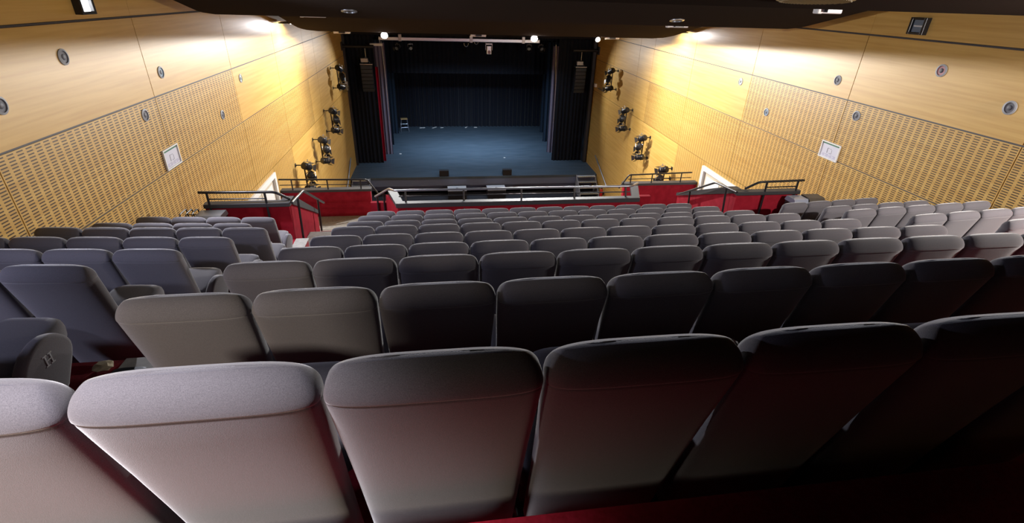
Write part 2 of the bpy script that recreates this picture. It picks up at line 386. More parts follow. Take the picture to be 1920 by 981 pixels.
drape('stage_border', -5.5, 10.5, 35.2, 5.3, 10.5, DRAPE, 'added black sheet standing in for shade on the upper back curtain', pl=0.3)  # added dark cloth in place of the shade over the back curtain's top
drape('stage_border', -5.5, 10.5, 30.6, 7.75, 11.0, DRAPE, 'black border drape hung high just inside the stage opening', pl=0.3)

# ------------------------------------------------------------------ parapets
def parapet(name, label, red_boxes, caps):
    m = MB(); m.mi = 0
    for b in red_boxes: m.box(*b)
    m.mi = 1
    for c in caps: m.box(*c, 0.008)
    return struct(m.build(name, [REDWALL, CAPMAT, CAPLIGHT]), label)
for side in (0, 1):
    f = (lambda x: x) if side == 0 else MX
    def bx(a, b, *r): return (min(f(a), f(b)), max(f(a), f(b))) + r
    sd = ('left', 'right')[side]
    wall = -4.34 if side == 0 else -4.08
    ye = 11.3 if side == 0 else 11.9; xa = -2.85 if side == 0 else -2.62
    m = MB(); m.mi = 0
    m.box(*bx(wall, xa - 0.12, 9.36, 9.46, 3.0, 6.34))
    m.prism([(9.36, 3.0), (9.36, 6.34), (9.62, 6.34), (ye, 5.36), (ye, 3.0)], 'x', f(xa - 0.12), f(xa))
    m.mi = 1
    m.box(*bx(wall, xa + 0.03, 9.30, 9.48, 6.34, 6.42), 0.008)
    m.prism([(9.44, 6.345), (9.44, 6.425), (9.66, 6.425), (ye + .03, 5.44), (ye + .03, 5.36)], 'x', f(xa - 0.16), f(xa + 0.03))
    struct(m.build('wall_parapet_' + sd, [REDWALL, CAPMAT]), 'red parapet in front of the %s seating block' % sd)
    # second parapet beyond the landing
    xb = -2.18 if side == 0 else -2.5
    w2 = XL(15.5) if side == 0 else MX(XR(15.5))
    m = MB(); m.mi = 0; m.box(*bx(w2, xb, 15.44, 15.6, 0.0, 4.40)); m.mi = 1; m.box(*bx(w2, xb + 0.04, 15.38, 15.62, 4.40, 4.48), 0.008)
    struct(m.build('wall_landing_' + sd, [REDWALL, CAPMAT]), 'dark red wall across the %s landing' % sd)
m = MB(); m.mi = 0; m.box(-0.93, 4.6, 10.48, 10.62, 0.0, 5.82)
m.prism([(-0.93, 10.48), (-0.93, 10.62), (-1.14, 11.3), (-1.26, 11.3)], 'z', 0.0, 5.80); m.prism([(4.6, 10.48), (4.6, 10.62), (4.83, 11.3), (4.95, 11.3)], 'z', 0.0, 5.80)
m.box(-1.62, -1.14, 11.3, 11.42, 0.0, 5.60); m.box(4.83, 5.3, 11.3, 11.42, 0.0, 5.60)
m.mi = 1; m.box(-0.96, 4.64, 10.44, 10.46, 5.80, 5.90)
m.mi = 2; m.box(-0.96, 4.64, 10.46, 10.60, 5.82, 5.90, 0.006)
m.prism([(-0.96, 10.46), (-0.78, 10.46), (-1.0, 11.34), (-1.2, 11.34)], 'z', 5.80, 5.88); m.prism([(4.46, 10.46), (4.64, 10.46), (4.93, 11.34), (4.73, 11.34)], 'z', 5.80, 5.88)
struct(m.build('wall_parapet_centre', [REDWALL, CAPMAT, CAPLIGHT]), 'red parapet with a pale ledge in front of the centre block')

# ------------------------------------------------------------------ rails
def bend(pts, r=0.08):
    # rounds the corners of a path
    out = [Vector(pts[0])]
    for i in range(1, len(pts) - 1):
        a, b, c = Vector(pts[i - 1]), Vector(pts[i]), Vector(pts[i + 1])
        u = (a - b); v = (c - b); ru = min(r, u.length * .45); rv = min(r, v.length * .45)
        p, q = b + u.normalized() * ru, b + v.normalized() * rv
        for t in (0, .25, .5, .75, 1): out.append(p.lerp(b, t).lerp(b.lerp(q, t), t))
    out.append(Vector(pts[-1])); return out
def rail(name, label, top, posts, mids=(), mtop=BLACKMET, r=0.025, rp=0.022, group=None, cat='railing'):
    b = Vector(posts[0][0]) if posts else Vector(top[0])
    root = empty(name, b, 0, label, cat, group)
    L = lambda p: Vector(p) - b
    MB().tube([L(p) for p in bend(top)], r).build('hand_rail', mtop, root, True)
    for p, q in posts: MB().tube([L(p), L(q)], rp, 8).build('post', BLACKMET, root, True)
    for p, q in mids: MB().tube([L(p), L(q)], 0.014, 8).build('mid_rail', BLACKMET, root, True)
    return root
for side in (0, 1):
    f = (lambda x: x) if side == 0 else MX
    sd = ('left', 'right')[side]; q = lambda x, y, z: (f(x), y, z)
    e = -4.37 if side == 0 else -4.10
    rail('guard_rail', 'dark guard rail on the red parapet in front of the %s block' % sd,
         [q(e, 9.33, 6.65), q(-3.05, 9.33, 6.63), q(-2.84, 9.45, 6.44)],
         [(q(e + .14, 9.32, 5.98), q(e + .14, 9.32, 6.64)), (q(-3.23, 9.32, 5.80), q(-3.23, 9.32, 6.62))],
         [(q(e + .14, 9.32, 6.52), q(-3.23, 9.32, 6.51))], group='guard rails on the side parapets')
    xr = -2.74 if side == 0 else -2.5
    rail('stair_rail', 'dark handrail dropping along the stairs beside the %s parapet' % sd,
         [q(xr, 9.2, 6.46), q(xr, 10.06, 6.38), q(xr, 11.6, 5.52)],
         [(q(xr, 9.47, 5.32), q(xr, 9.6, 6.40)), (q(xr, 10.98, 4.95), q(xr, 11.1, 5.80))], group='stair rails beside the parapets')
    x1 = -2.24 if side == 0 else -2.62; w2 = -4.86
    rail('landing_rail', 'black guard rail on the dark red wall across the %s landing' % sd,
         [q(w2, 15.44, 4.82), q(x1, 15.44, 4.77), q(x1 + .3, 15.44, 4.3)],
         [(q(x, 15.44, 4.46), q(x, 15.44, 4.80)) for x in (-4.5, -3.45, -2.45 if side == 0 else -2.7)],
         [(q(w2, 15.44, 4.64), q(x1, 15.44, 4.62))], group='guard rails across the landings')
rail('centre_rail', 'long grey handrail above the pale ledge in front of the centre block',
     [(-1.5, 11.28, 5.76), (-1.16, 11.2, 5.98), (-1.0, 10.62, 6.14), (4.47, 10.62, 6.13), (4.72, 10.9, 6.10)],
     [((x, 10.46, 5.62), (x, 10.62, 6.13)) for x in (-0.75, 0.53, 1.84, 3.08, 4.32)] + [((-1.30, 11.28, 5.0), (-1.30, 11.28, 5.88)), ((-1.45, 11.28, 5.0), (-1.45, 11.28, 5.78))],
     [((-0.9, 10.62, 6.0), (4.45, 10.62, 5.99))], mtop=GREYMET)
# stage stair rails on the walls
rail('wall_rail', 'grey handrail on the left wall beside the stage steps', [(XL(27) + .07, 27.25, 1.98), (XL(26) + .07, 25.2, 0.95)], [], mtop=GREYMET, r=0.03, group='handrails by the stage steps')
rail('wall_rail', 'grey handrail on the right wall beside the stage steps', [(XR(27) - .07, 27.25, 1.98), (XR(26) - .07, 24.7, 1.0)], [], mtop=GREYMET, r=0.03, group='handrails by the stage steps')
for o in bpy.data.objects:
    if o.name.startswith('wall_rail'):
        for t in (0.12, 0.88):
            y = -2.2 * t; s = -1 if o.location.x < 0 else 1
            MB().tube([(0, y, y * .45), (s * .07, y, y * .45)], 0.014, 8).build('bracket', GREYMET, o)

# ------------------------------------------------------------------ seats
def sup(a, b, n, e=5.0):
    out = []
    for k in range(n):
        t = 2 * PI * k / n; c, s = math.cos(t), math.sin(t)
        out.append((a * math.copysign(abs(c) ** (2 / e), c), b * math.copysign(abs(s) ** (2 / e), s)))
    return out
def make_backrest():
    m = MB(); H = 1.052; N = 44; rings = []
    def yc(z): return -0.034 + 0.25 * (H - z) / 0.95
    st = [(0.05, .222, .020), (0.055, .238, .036), (0.08, .247, .045), (0.30, .250, .047), (0.5, .253, .049), (0.7, .258, .053), (0.85, .264, .058), (0.945, .266, .062)]
    for z, a, b in st: rings.append((z, a, b, yc(z)))
    rings += [(0.952, .266, .0615, yc(.952)), (0.956, .2648, .0598, yc(.956)), (0.960, .2664, .0630, yc(.960))]
    z0, A, B = 0.966, .2668, .0635
    for k in range(0, 11):
        th = PI / 2 * k / 10; c = math.cos(th); s_ = math.sin(th)
        rings.append((z0 + (H - z0) * s_, A - 0.048 * (1 - c), max(0.008, B * c ** 0.95), yc(z0 + (H - z0) * s_) + 0.026 * s_))
    R = []
    for z, a, b, y in rings:
        R.append([(px, y + py + (0.10 * 0 if True else 0), z - 0.025 * (abs(px) / .27) ** 4 * (1 if z > .97 else 0) * (z - .97) / .08) for px, py in sup(a, b, N, 4.2)])
    m.loft(R); return m
def make_cushion(k=1.0, cx=.033):
    m = MB(); R = []
    for z, a, b in ((0.335, .19, .17), (0.345, .212, .205), (0.37, .222, .222), (0.42, .226, .228), (0.455, .222, .222), (0.475, .205, .205), (0.482, .17, .17)):
        R.append([(px * k + cx, 0.475 + py, z + 0.03 * (py / .22)) for px, py in sup(a, b, 32, 5)])
    m.loft(R); return m
ARM = [(.25, .18), (.20, .28), (.20, .38), (.25, .465), (.32, .52), (.40, .545), (.48, .535), (.545, .49), (.575, .43), (.57, .385), (.53, .32), (.47, .24), (.43, .18)]
def smooth_poly(p, it=2):
    for _ in range(it):
        q = []
        for i in range(len(p)):
            a, b = p[i], p[(i + 1) % len(p)]
            q += [(a[0] * .75 + b[0] * .25, a[1] * .75 + b[1] * .25), (a[0] * .25 + b[0] * .75, a[1] * .25 + b[1] * .75)]
        p = q
    return p
def make_arm(x):
    m = MB(); P = smooth_poly(ARM); cy = sum(p[0] for p in P) / len(P); cz = sum(p[1] for p in P) / len(P); R = []
    for dx, k in ((-.034, .86), (-.032, .93), (-.025, .98), (-.012, 1), (.012, 1), (.025, .98), (.032, .93), (.034, .86)):
        R.append([(x + dx, cy + (p[0] - cy) * k, cz + (p[1] - cz) * k) for p in P])
    m.loft(R); return m
def make_ped(x):
    m = MB(); m.box(x - .02, x + .02, .30, .44, 0.0, .22, .004); m.box(x - .03, x + .03, .25, .50, 0.0, .02, .003); return m
def make_seat(ends):
    root = empty('theatre_seat', (0, 0, 0), 0, '', 'seat')
    make_backrest().build('backrest', FABRIC, root, True)
    (make_cushion() if len(ends) == 1 else make_cushion(.86, 0.0)).build('seat_cushion', FABRIC, root, True)
    for x in ends:
        make_arm(x).build('armrest', FABRIC, root, True); make_ped(x).build('pedestal', BLACKPL, root)
    m = MB(); m.box(-.19, .26, .36, .40, .29, .335); m.build('seat_frame', BLACKMET, root)
    return root
P_MID = make_seat((-.234,)); P_END = make_seat((-.234, .234))
used = set()
def place(kind, x, y, z, rz, label, group):
    proto = P_END if kind == 'end' else P_MID
    if kind not in used: used.add(kind); o = proto
    else: o = copy_tree(proto)
    o.location = (x, y, z); o.rotation_euler = (0, 0, rz); o['label'] = label; o['group'] = group; o['category'] = 'seat'
    return o
ROWB = ['', 'back row', 'second row from the back', 'third row from the back', 'fourth row from the back', 'fifth row from the back', 'fourth row from the front', 'third row from the front', 'second row from the front', 'front row']
X0 = -1.377
for j in range(1, 10):
    for i in range(12):
        if j == 1 and i > 6: continue
        if j == 2 and i > 9: continue
        if j == 3 and i > 11: continue
        place('end' if i == 11 else 'mid', X0 + .54 * (i + .5), YR[j], FL[j], 0,
              'grey fabric seat, %s from the left aisle, %s, centre block' % (ORD[i + 1], ROWB[j]), 'seats of the centre block')
FR = {8: 'front row', 7: 'second row from the front', 6: 'third row from the front', 5: 'fourth row from the front', 4: 'fifth row from the front', 3: 'sixth row from the front', 2: 'seventh row from the front'}
for side in (0, 1):
    f = (lambda x: x) if side == 0 else MX; sd = ('left', 'right')[side]; ang = math.radians(4.6) * (-1 if side == 0 else 1)
    for j in range(8, 1, -1):
        n = 4 if j >= 7 else 5; xin = -2.69 if j >= 7 else -2.14
        if side == 0 and j == 3: n = 3
        if side == 0 and j == 2: n = 2
        if side == 1 and j <= 3: continue
        if side == 1 and j == 4: n = 3
        for k in range(n):
            d = .5450 * (k + .5); x = xin - d * math.cos(ang); y = YR[j] + .05 + d * abs(math.sin(ang))
            if side == 0: kind = 'end' if k == 0 else 'mid'
            else: kind = 'end' if k == n - 1 else 'mid'
            place(kind, f(x), y, FL[j], ang, 'grey fabric seat, %s from the aisle, %s, %s wall block' % (ORD[k + 1], FR[j], sd), 'seats of the %s block' % sd)
            if side == 0 and j == 2 and k == 0: MARKSEAT = [o for o in bpy.data.objects if o.get('label', '').startswith('grey fabric seat, first from the aisle, seventh')][0]
# stitched mark on the side of the armrest at the end of the seat row beside the left aisle
m = MB()
for dy in (0.0, 0.035):
    m.box(.2675, .2705, .375 + dy, .383 + dy, .395, .455)
    m.box(.2675, .2705, .366 + dy, .392 + dy, .452, .459); m.box(.2675, .2705, .366 + dy, .392 + dy, .392, .399)
m.box(.2675, .2705, .38, .415, .421, .428)
m.build('row_mark', mat('mark_grey', (0.4, 0.4, 0.42), 0.7), MARKSEAT)

# ------------------------------------------------------------------ wall fixtures
def round_fixture(side, y, z, label, face):
    X = XL if side == 0 else XR; s = 1 if side == 0 else -1
    root = empty('round_wall_fixture', (X(y), y, z), 0, label, 'wall fixture', 'round fixtures set in the side walls')
    def ring(r0, r1, x0, x1, mtl, nm, par):
        m = MB(); n = 28
        prof = [(r0, x0), (r0, x1), (r1, x1 * .6 + x0 * .4), (r1, x0)]
        rings = [[(s * px, pr * math.cos(2 * PI * k / n), pr * math.sin(2 * PI * k / n)) for k in range(n)] for pr, px in prof + prof[:1]]
        m.loft(rings, cap=False); return m.build(nm, mtl, par, True)
    ring(.078, .104, 0.0, .018, RIMGREY, 'rim', root)
    m = MB(); m.tube([(s * .001, 0, 0), (s * .006, 0, 0)], .08, 24); c = m.build('grille', face, root)
    m = MB(); m.tube([(s * .006, 0, 0), (s * .012, 0, 0)], [.04, .034], 18); m.build('centre_cap', RIMDARK, c, True)
RIMGREY = mat('rim_grey', (0.3, 0.31, 0.34), 0.6); RIMDARK = mat('cap_grey', (0.1, 0.1, 0.12), 0.6)
GR1 = mat('grille_grey', (0.1, 0.1, 0.125), 0.6); GR2 = mat('grille_blue', (0.12, 0.2, 0.3), 0.5); GR3 = mat('grille_pale', (0.7, 0.85, 0.8), 0.4); GR4 = mat('grille_reddish', (0.4, 0.16, 0.18), 0.5)
round_fixture(0, 6.65, 8.71, 'round grey fixture on the left wall, nearest one at the picture edge', GR1)
round_fixture(0, 7.98, 9.09, 'round grey fixture on the left wall under the lit floodlight', GR1)
round_fixture(0, 10.37, 8.58, 'round fixture with a blue face on the left wall plain panel', GR2)
round_fixture(0, 9.46, 8.01, 'round grey fixture on the left slotted band above the evacuation plan', GR1)
round_fixture(0, 12.55, 7.37, 'small grey round fixture on the left slotted band farther from the plan', GR1)
round_fixture(0, 14.14, 7.94, 'bright pale round fixture on the left wall beyond the slotted panels', GR3)
round_fixture(1, 6.68, 8.70, 'pale grey round fixture on the right wall, nearest one', GR1)
round_fixture(1, 8.05, 9.06, 'round fixture with a reddish face on the right wall', GR4)
round_fixture(1, 9.55, 7.97, 'grey round fixture on the right slotted band above the evacuation plan', GR1)
round_fixture(1, 10.40, 8.56, 'grey round fixture on the right plain panel beside the vertical joint', GR1)
round_fixture(1, 14.18, 7.97, 'pale round fixture on the right wall beyond the slotted panels', GR3)
round_fixture(1, 12.61, 7.42, 'small bluish round fixture on the right slotted band farther from the plan', GR2)

def flood(side, y, z, label, lit):
    X = XL if side == 0 else XR; s = 1 if side == 0 else -1
    root = empty('wall_floodlight', (X(y), y, z), 0, label, 'floodlight', 'floodlights high on the side walls')
    m = MB(); fr = []
    for a in ((-.17, -.12, -.14, .14), (.12, .17, -.14, .14), (-.12, .12, .10, .14), (-.12, .12, -.14, -.10)):
        m.box(min(0, s * .10), max(0, s * .10), a[0], a[1], a[2], a[3], .004)
    m.build('housing', BLACKMET, root)
    m = MB(); m.box(min(s * .03, s * .05), max(s * .03, s * .05), -.12, .12, -.10, .10); g = m.build('reflector', LENSON if lit else LENS, root)
    m = MB(); m.tube([(s * .055, -.09, 0), (s * .055, .09, 0)], .014, 10); m.build('lamp_tube', LENSON if lit else WHITE, g)
flood(0, 8.71, 9.72, 'lit square floodlight glaring high on the left wall', True)
flood(1, 8.80, 9.72, 'unlit black square floodlight high on the right wall', False)

def plan_sign(side, y, z, label):
    X = XL if side == 0 else XR; s = 1 if side == 0 else -1
    root = empty('evacuation_plan', (X(y), y, z), 0, label, 'sign', 'evacuation plans on the side walls')
    def bx(m, a, b, y0, y1, z0, z1): m.box(min(s * a, s * b), max(s * a, s * b), y0, y1, z0, z1)
    m = MB(); w, h = .29, .185
    bx(m, 0, .03, -w, w, h - .025, h); bx(m, 0, .03, -w, w, -h, -h + .025); bx(m, 0, .03, -w, -w + .025, -h + .025, h - .025); bx(m, 0, .03, w - .025, w, -h + .025, h - .025)
    m.build('frame', WHITE, root)
    m = MB(); bx(m, .004, .012, -w + .025, w - .025, -h + .025, h - .025); sh = m.build('sheet', PAPER, root)
    m = MB(); bx(m, .012, .0135, -w + .03, w - .03, h - .06, h - .03); m.build('green_header', GREENHEAD, sh)
    m = MB()
    k = -1 if side == 0 else 1                                             # plan outline: open ring of strokes
    for a in ((-.07, -.062, -.05, .03), (.06, .075, -.06, .05), (-.07, .0, -.06, -.053), (.02, .07, .045, .052), (-.05, .0, .04, .046)):
        bx(m, .012, .0135, min(k * a[0], k * a[1]), max(k * a[0], k * a[1]), a[2], a[3])
    m.build('plan_drawing', INK, sh)
    m = MB()
    for r in range(3):
        for c in range(4): bx(m, .012, .0135, -.22 + c * .115, -.22 + c * .115 + (.09, .06, .1, .07)[(c + r) % 4], -.095 - r * .022, -.085 - r * .022)
    m.build('text_lines', INKPALE, sh)
plan_sign(0, 9.89, 7.16, 'framed evacuation plan with a green header on the left wall')
plan_sign(1, 9.95, 7.11, 'framed evacuation plan with a green header on the right wall')

# clusters of spotlights on the side walls
def make_spotlight():
    root = empty('stage_spotlight', (0, 0, 0), 0, '', 'spotlight')          # beam along +Y, hung from the origin
    m = MB(); m.tube([(0, -.20, -.17), (0, -.19, -.17), (0, -.1, -.17), (0, .06, -.17), (0, .16, -.17), (0, .17, -.17)], [.055, .085, .11, .11, .105, .10], 16)
    for k in range(4): m.tube([(0, -.16 + k * .03, -.17), (0, -.15 + k * .03, -.17)], .114, 16)
    m.build('housing', BLACKMET, root, True)
    MB().tube([(0, .168, -.17), (0, .178, -.17)], .09, 16).build('lens', LENS, root)
    m = MB(); m.tube(bend([(-.13, 0, -.17), (-.13, 0, -.02), (.13, 0, -.02), (.13, 0, -.17)], .03), .011, 6); m.tube([(0, 0, -.02), (0, 0, .05)], .016, 8); m.build('yoke', GREYMET, root, True)
    for k in range(4):
        a = k * PI / 2; c, s_ = math.cos(a), math.sin(a)
        def T(u, v, w): return (c * w - s_ * u, v, -.17 + s_ * w + c * u)
        m = MB(); A = [T(-.075, .17, .102), T(.075, .17, .102), T(.11, .27, .155), T(-.11, .27, .155)]
        B = [T(-.075, .17, .106), T(.075, .17, .106), T(.11, .27, .159), T(-.11, .27, .159)]
        m.loft([A, B]); m.build('barn_door', BLACKMET, root)
    return root
SPOT = make_spotlight(); spot_first = [True]
def put_spot(loc, rz, rx, label, group, sc=1.08):
    if spot_first[0]: o = SPOT; spot_first[0] = False
    else: o = copy_tree(SPOT)
    o.location = loc; o.rotation_euler = (rx, 0, rz); o.scale = (sc, sc, sc); o['label'] = label; o['group'] = group; o['category'] = 'spotlight'
CLN = ['nearest the stage', 'second from the stage', 'third from the stage', 'just above the landing rail']
for side, cl in ((0, [(25.4, 6.35, 3), (22.8, 4.95, 3), (20.2, 4.38, 3), (17.4, 4.22, 3)]), (1, [(25.2, 6.40, 3), (22.5, 5.05, 3), (20.0, 4.42, 3), (17.5, 4.1, 2)])):
    X = XL if side == 0 else XR; s = 1 if side == 0 else -1; sd = ('left', 'right')[side]
    for c, (y, z, n) in enumerate(cl):
        x = X(y); h = .54 if n == 3 else .30
        br = empty('spotlight_bracket', (x, y, z), 0, 'black upright bracket of the spotlight cluster %s, %s wall' % (CLN[c], sd), 'bracket', 'spotlight brackets on the side walls')
        m = MB(); m.tube([(s * .28, 0, -h), (s * .28, 0, h)], .024, 10); m.build('upright', BLACKMET, br, True)
        for dz in (-h + .1, h - .1):
            m = MB(); m.tube([(0, 0, dz), (s * .28, 0, dz)], .02, 8); m.box(min(0, s * .015), max(0, s * .015), -.06, .06, dz - .06, dz + .06); m.build('wall_arm', BLACKMET, br)
        for k in range(n):
            dz = (h - .02) - k * .40
            put_spot((x + s * (.43 + .03 * (k % 2)), y + (.02 if k % 2 else -.06), z + dz + .08), -s * math.radians((18, -12, 30)[k]), math.radians((-24, -34, -16)[k]),
                     '%s spotlight of the cluster %s on the %s wall' % (('top', 'middle', 'lowest')[k] if n == 3 else ('upper', 'lower')[k], CLN[c], sd), 'spotlights on the side walls')

# white rod and box on each wall by the stage
for side in (0, 1):
    X = XL if side == 0 else XR; s = 1 if side == 0 else -1; sd = ('left', 'right')[side]
    m = MB(); m.tube([(0, 0, 0), (s * .06, 0, 0)], .02); m.tube([(s * .06, -.5, 0), (s * .06, .7, 0)], .022); tag(m.build('wall_rod', SILVER, None, True, (X(27.4), 27.4, 5.56)), 'thin white rod on the %s wall beside the stage' % sd, 'rod', 'white rods on the side walls')
    m = MB(); m.box(min(0, s * .12), max(0, s * .12), -.12, .12, -.09, .09, .01); tag(m.build('wall_box', WHITE, None, False, (X(28.7), 28.7, 5.62)), 'small white box on the %s wall at the stage edge' % sd, 'box', 'white boxes on the side walls')
    # black lighting pipes reaching from the wall over the stage edge
    a = X(28.9); b = -3.1 if side == 0 else 7.6
    root = empty('lighting_pipe', (a, 28.9, 7.42), 0, 'dark lighting pipe reaching out from the %s wall before the stage' % sd, 'pipe', 'lighting pipes by the stage')
    MB().tube([(0, 0, 0), (b - a, 0, 0)], .085, 12).build('pipe', BLACKMET, root, True)
    MB().box(-.02 if s > 0 else -.06, .06 if s > 0 else .02, -.2, .2, -.2, .2, .01).build('wall_plate', BLACKMET, root)

# ------------------------------------------------------------------ ceiling fixtures
for x, y, z, lab in ((-2.38, 11.68, 9.52, 'white emergency light bar under the middle ceiling panel, left'), (5.42, 11.68, 9.5, 'white emergency light bar under the middle ceiling panel, right'),
                     (-3.0, 18.86, 8.74, 'emergency light bar at the far ceiling panel, left of the first floodlight'), (1.55, 18.86, 8.73, 'emergency light bar at the far ceiling panel, between the floodlights'), (6.35, 18.86, 8.74, 'emergency light bar at the far ceiling panel, beside the smallest floodlight'),
                     (5.21, 6.74, 9.94, 'white emergency light bar at the nearest ceiling panel edge')):
    root = empty('emergency_light', (x, y, z), 0, lab, 'ceiling light', 'emergency light bars on the ceiling')
    w = .24 if y < 18 else .26
    if y < 7: w = .17
    m = MB(); m.box(-w, w, -.05, .05, -.035, .035, .015); m.build('diffuser', mat('diffuser_white', (0.75, 0.72, 0.74), 0.4) if 'diffuser_white' not in bpy.data.materials else bpy.data.materials['diffuser_white'], root)
    m = MB(); m.box(-w - .02, -w + .05, -.055, .055, -.04, .04, .012); m.build('end_cap', WHITE, root)
    m = MB(); m.box(-.1, .1, -.12, -.04, -.02, .10); m.build('bracket', BLACKMET, root)
for x, y, z, lab in ((-1.56, 10.89, 9.645, 'round downlight rim in the middle ceiling panel, left of centre'), (5.03, 10.9, 9.642, 'round downlight rim in the middle ceiling panel, right of centre')):
    root = empty('ceiling_downlight', (x, y, z), 0, lab, 'ceiling light', 'round downlights in the ceiling'); root.rotation_euler = (-.215, 0, 0)
    m = MB(); n = 28; prof = [(.11, 0), (.11, -.02), (.15, -.012), (.15, 0.004)]
    m.loft([[(r * math.cos(2 * PI * k / n), r * math.sin(2 * PI * k / n), z_) for k in range(n)] for r, z_ in prof + prof[:1]], cap=False); m.build('rim', SILVER, root, True)
    MB().tube([(0, 0, -.004), (0, 0, .01)], .11, 24).build('lens', BLACKPL, root)
root = empty('ceiling_vent', (4.15, 5.62, 10.06), 0, 'slatted round vent under the nearest ceiling panel', 'vent'); root.rotation_euler = (-.113, 0, 0)
m = MB(); n = 40; prof = [(.40, 0.004), (.40, -.02), (.44, -.014), (.44, 0.004)]
m.loft([[(r * math.cos(2 * PI * k / n), 0.6 * r * math.sin(2 * PI * k / n), z_) for k in range(n)] for r, z_ in prof + prof[:1]], cap=False); m.build('rim', mat('vent_brown', (0.2, 0.15, 0.07), 0.5), root, True)
m = MB()
for k in range(-9, 10):
    x = k * .042; h = .6 * math.sqrt(max(0.0, .16 - x * x)); m.box(x - .007, x + .007, -h, h, -.03, .0)
m.build('slats', bpy.data.materials['vent_brown'], root)
for i, p in enumerate(FLOOD):
    root = empty('house_floodlight', p, 0, ('lit floodlight at the far ceiling edge above the left stage drape', 'lit floodlight at the far ceiling edge, right of centre', 'smaller lit floodlight at the far ceiling edge near the right wall')[i], 'floodlight', 'lit floodlights on the far ceiling panel')
    k = 1.0 if i < 2 else .72
    m = MB(); m.tube([(0, .16, .02), (0, .10, .02), (0, -.04, -.01), (0, -.07, -.018)], [.05 * k, .10 * k, .12 * k, .125 * k], 18); m.build('housing', BLACKMET, root, True)
    MB().tube([(0, -.060, -.016), (0, -.074, -.019)], .108 * k, 20).build('lens', LENSON, root)
    m = MB(); m.tube(bend([(-.14, 0, .0), (-.14, 0, .14), (.14, 0, .14), (.14, 0, 0)], .03), .010, 6); m.tube([(0, 0, .14), (0, -.2, .16), (0, -.2, .3)], .014, 6); m.build('bracket', BLACKMET, root)
for side, x in ((0, -4.42), (1, 8.42)):
    root = empty('wall_washer', (x, 18.2, 9.02), 0, 'hooded wall washer lamp above the far ceiling panel at the %s wall' % ('left', 'right')[side], 'wall washer', 'hooded wall washers')
    MB().box(-.28, .28, -.4, .4, 0.0, .03).build('hood', BLACKMET, root)
    MB().tube([(0, -.1, -.015), (0, .1, -.015)], .012).build('lamp_tube', LENSON, root)
    MB().tube([(0, 0, .03), (0, 0, 2.28)], .012).build('hanger', BLACKMET, root)

# ------------------------------------------------------------------ stage equipment
root = empty('lighting_bar', (1.45, 29.25, 7.80), 0, 'long silver lighting bar across the top of the stage opening', 'lighting bar')
MB().box(-4.3, 4.3, -.07, .07, -.085, .085, .02).build('beam', SILVER, root)
for x in (-3.2, 0.55, 3.4): MB().box(x - .08, x + .08, -.09, .195, -.12, .22, .01).build('clamp', GREYMET, root)
for x, y, z, rz, lab in ((-1.95, 29.8, 7.5, 150, 'leftmost small spotlight hanging under the stage top'), (-1.25, 29.8, 7.52, 190, 'second small spotlight from the left under the stage top'), (5.28, 29.8, 7.6, 170, 'bright spotlight under the stage top, left of the right pair'), (5.97, 29.8, 7.6, 200, 'bright spotlight under the stage top, right of the right pair')):
    put_spot((x, y, z), math.radians(rz), math.radians(-25), lab, 'spotlights hanging over the stage front', 1.0)
root = empty('moving_head', (3.0, 29.6, 7.7), 0, 'large silver projector hanging from the middle of the stage top', 'stage projector')
m = MB(); m.box(-.13, .13, -.16, .16, -.62, -.18, .03); m.build('housing', SILVER, root)
m = MB(); m.box(-.19, .19, -.1, .1, -.14, -.06, .01); m.box(-.19, -.16, -.05, .05, -.42, -.1, .005); m.box(.16, .19, -.05, .05, -.42, -.1, .005); m.build('yoke', GREYMET, root)
MB().tube([(0, 0, -.08), (0, 0, .12)], .025).build('clamp', BLACKMET, root)
MB().tube([(0, -.165, -.5), (0, -.15, -.5)], .09, 18).build('lens', LENS, root)
m = MB()
m.tube([(1.75 + .12 * math.cos(t * PI / 8), 29.5, 7.62 - .17 * math.sin(t * PI / 8)) for t in range(9)], .018, 6); tag(m.build('hanging_cable', SILVER, None, True), 'pale looped cable hanging under the lighting bar', 'cable')
m = MB(); m.tube([(2.3 + .10 * math.cos(t * PI / 8), 29.5, 7.68 - .10 * math.sin(t * PI / 8)) for t in range(9)], .018, 6); tag(m.build('hanging_cable', SILVER, None, True), 'small looped cable left of the silver projector', 'cable')
def line_array(x, y, z, rz, label):
    root = empty('line_array', (x, y, z), rz, label, 'loudspeaker', 'hanging loudspeaker columns')
    zz = 0.0; yy = 0.0
    for k in range(7):
        a = math.radians(2 + k * 2.2); h = .195
        m = MB(); m.prism([(-.30, -.09), (.30, -.09), (.30, .09), (-.30, .09)], 'y', -.02, .34); c = m.build('cabinet', BLACKPL, root, False, (0, yy, zz - h / 2), (a, 0, 0))
        m = MB(); m.box(-.285, .285, -.034, -.02, -.08, .08, .004); m.build('grille', bpy.data.materials.get('array_grille') or mat('array_grille', (0.035, 0.045, 0.06), 0.45, 0.4), c)
        zz -= h * math.cos(a); yy += h * math.sin(a) * .6
    m = MB(); m.box(-.32, .32, .0, .3, .02, .07, .004); m.tube([(-.2, .15, .07), (0, .15, .42)], .012, 6); m.tube([(.2, .15, .07), (0, .15, .42)], .012, 6); m.tube([(0, .15, .42), (0, .15, .812)], .016, 6); m.box(-.26, .1, .02, .26, .14, .34, .01); m.build('rigging_frame', GREYMET, root)
line_array(-3.56, 28.75, 6.52, 0, 'column of black loudspeakers hanging at the left stage edge')
line_array(8.1, 28.75, 6.52, 0, 'column of black loudspeakers hanging at the right stage edge')
